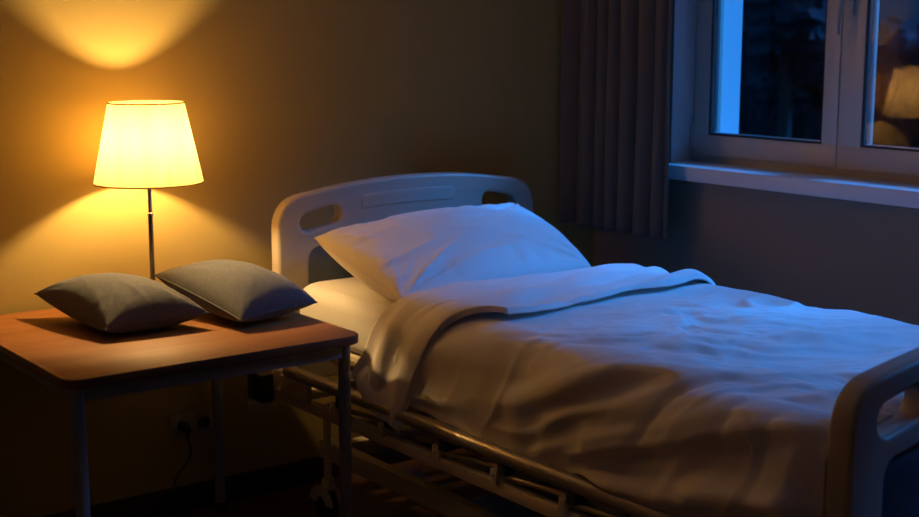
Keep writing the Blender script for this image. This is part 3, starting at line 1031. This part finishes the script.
# turned-back band
NU, NV = 300, 110
Sg, Tg = np.meshgrid(np.linspace(0, 1, NU), np.linspace(0, 1, NV), indexing='ij')
x, z, nx, nz, d, (l1, l2, l3) = section(Sg, .505, .60, xl=2.080, xr=3.075, zt=.829, rr=.110)
topd = l1 + l2
u = np.clip((d - topd) / l3, 0, 1)          # 0 near edge, 1 far edge of the top
sdn = np.clip(1 - d / topd, 0, 1)           # 1 at the near hem
yh = 3.135 - .07 * u + .17 * sdn ** 1.2 + .012 * np.sin(d * 13)
yf = 2.700 + .06 * u + .31 * np.maximum(sdn, 1e-6) ** .6 + .008 * np.sin(d * 9 + 1) + .006 * np.sin(d * 23)
Yb = yh + (yf - yh) * Tg
wv = .05 * fbm(d * 4 + 2, Tg * 2, 3)
rel = .021 * (ridge((Tg * .40 + wv) * 6 + d * .9 + 2.5, d * 1.5 + 3, .10) - .35) * sstep(0, .1, Tg) * (1 - .6 * sstep(.9, 1, Tg))
rel += .006 * (ridge((Tg * .34 + d * .30 + wv) * 12, d * 3 + 1, .15) - .35)
rel += .008 * fbm(d * 5 + 7, Tg * 2.5, 3)
flank = 1 - sstep(topd * .4, topd + .08, d)
rel = rel * (1 - .5 * flank)
rel += flank * .006 * np.sin(2 * PI * (Tg * 2.6 + wv * 3 + d * 1.2)) * (.5 + .5 * sdn)
# lies low at the head side, puffs up over its free edge and rolls under there
lip = .012 * sstep(.55, .93, Tg) - .014 * sstep(.965, 1.0, Tg)
headend = -.028 * (1 - sstep(0, .10, Tg))
hb = rel + lip + headend + .006
x2 = x + nx * hb
z2 = z + nz * hb
hz_ = (1 - sstep(0, .15, d)) * (.03 * np.cos(Tg * PI * 1.0) + .012 * np.sin(Tg * 9) - .012 * (1 - Tg) * 0)
z2 = z2 + hz_ * 1.0 + (1 - sstep(0, .2, d)) * (.02 - .045 * Tg)
z2 = np.where(nz > .97, np.maximum(z2, .782), z2)
x2 = np.where(nx < -.97, np.minimum(x2, 2.098 - .040 * (1 - sstep(0, .15, d)) * sstep(0.0, .3, Tg)), x2)
grid_mesh('turned_back_edge', np.stack([x2, Yb, z2], -1), M['duvet'], duv, thickness=-.005)

# ------------------------------------------------------------------ pillow
plw = thing('pillow', 'large white pillow leaning on the headboard at the head of the bed', 'pillow', (2.6, 3.45, MZ1))
o, loop = puff('pillowcase', [(2.155, 3.135, .800), (2.945, 3.190, .806), (3.065, 3.70, .940), (2.205, 3.70, .912)], .21, M['pillow'], n=140, power=.42, zmin=.7765, ymax=3.744, seed=4.4, pinch=-.01, parent=plw, top_bias=.48, wr=1.5)
piping('seam', loop, .0018, M['pillow'], plw)

# ------------------------------------------------------------------ curtain
ct = thing('curtain', 'taupe pleated curtain hanging left of the window above the sill', 'curtain', (3.5, 3.66, 2.5))
NU, NV = 320, 90
uu = np.linspace(0, 1, NU)
zz = np.linspace(.832, 2.56, NV)
U, Z = np.meshgrid(uu, zz, indexing='ij')
f = 1 - .12 * sstep(1.2, 2.5, Z)
yc = 3.42 + U * .51
phase = U * 7.0 + .18 * np.sin(U * 11)
A = .034 * (1 - .25 * sstep(1.4, 2.5, Z)) * sstep(-.2, .35, U + .0 * Z)
wob = .01 * fbm(U * 6, Z * .9, 3)
xc = 3.515 + A * np.sin(phase * 2 * PI) + .008 * np.sin(phase * 4 * PI + 1 + Z) + wob - .035 * sstep(.7, 1, U) * 1.0
yc = yc + .018 * np.cos(phase * 2 * PI) * sstep(0.0, .1, U) * (1 - sstep(.93, 1, U)) + .006 * vnoise(U * 9, Z * 1.3)
zb = Z - .012 * (1 - U) * (1 - sstep(.832, 1.3, Z))
grid_mesh('cloth', np.stack([xc, np.minimum(yc, 3.945), zb], -1), M['curtain'], ct, thickness=.0022)
hem_pts = [(xc[i, 0] - .0014, min(yc[i, 0], 3.945), zb[i, 0] + .0) for i in range(0, NU, 2)]
tube('hem', hem_pts, .0028, M['curtain'], ct, 6)
cr_ = thing('curtain_rod', 'chrome curtain rod above the window', 'curtain rod', (3.51, 2.4, 2.59))
tube('rod', [(3.51, .6, 2.59), (3.51, 3.94, 2.59)], .012, M['chrome'], cr_)
for yy in (.75, 2.3, 3.9):
    box('bracket', (3.505, X1, yy - .008, yy + .008, 2.582, 2.598), M['chrome'], cr_)
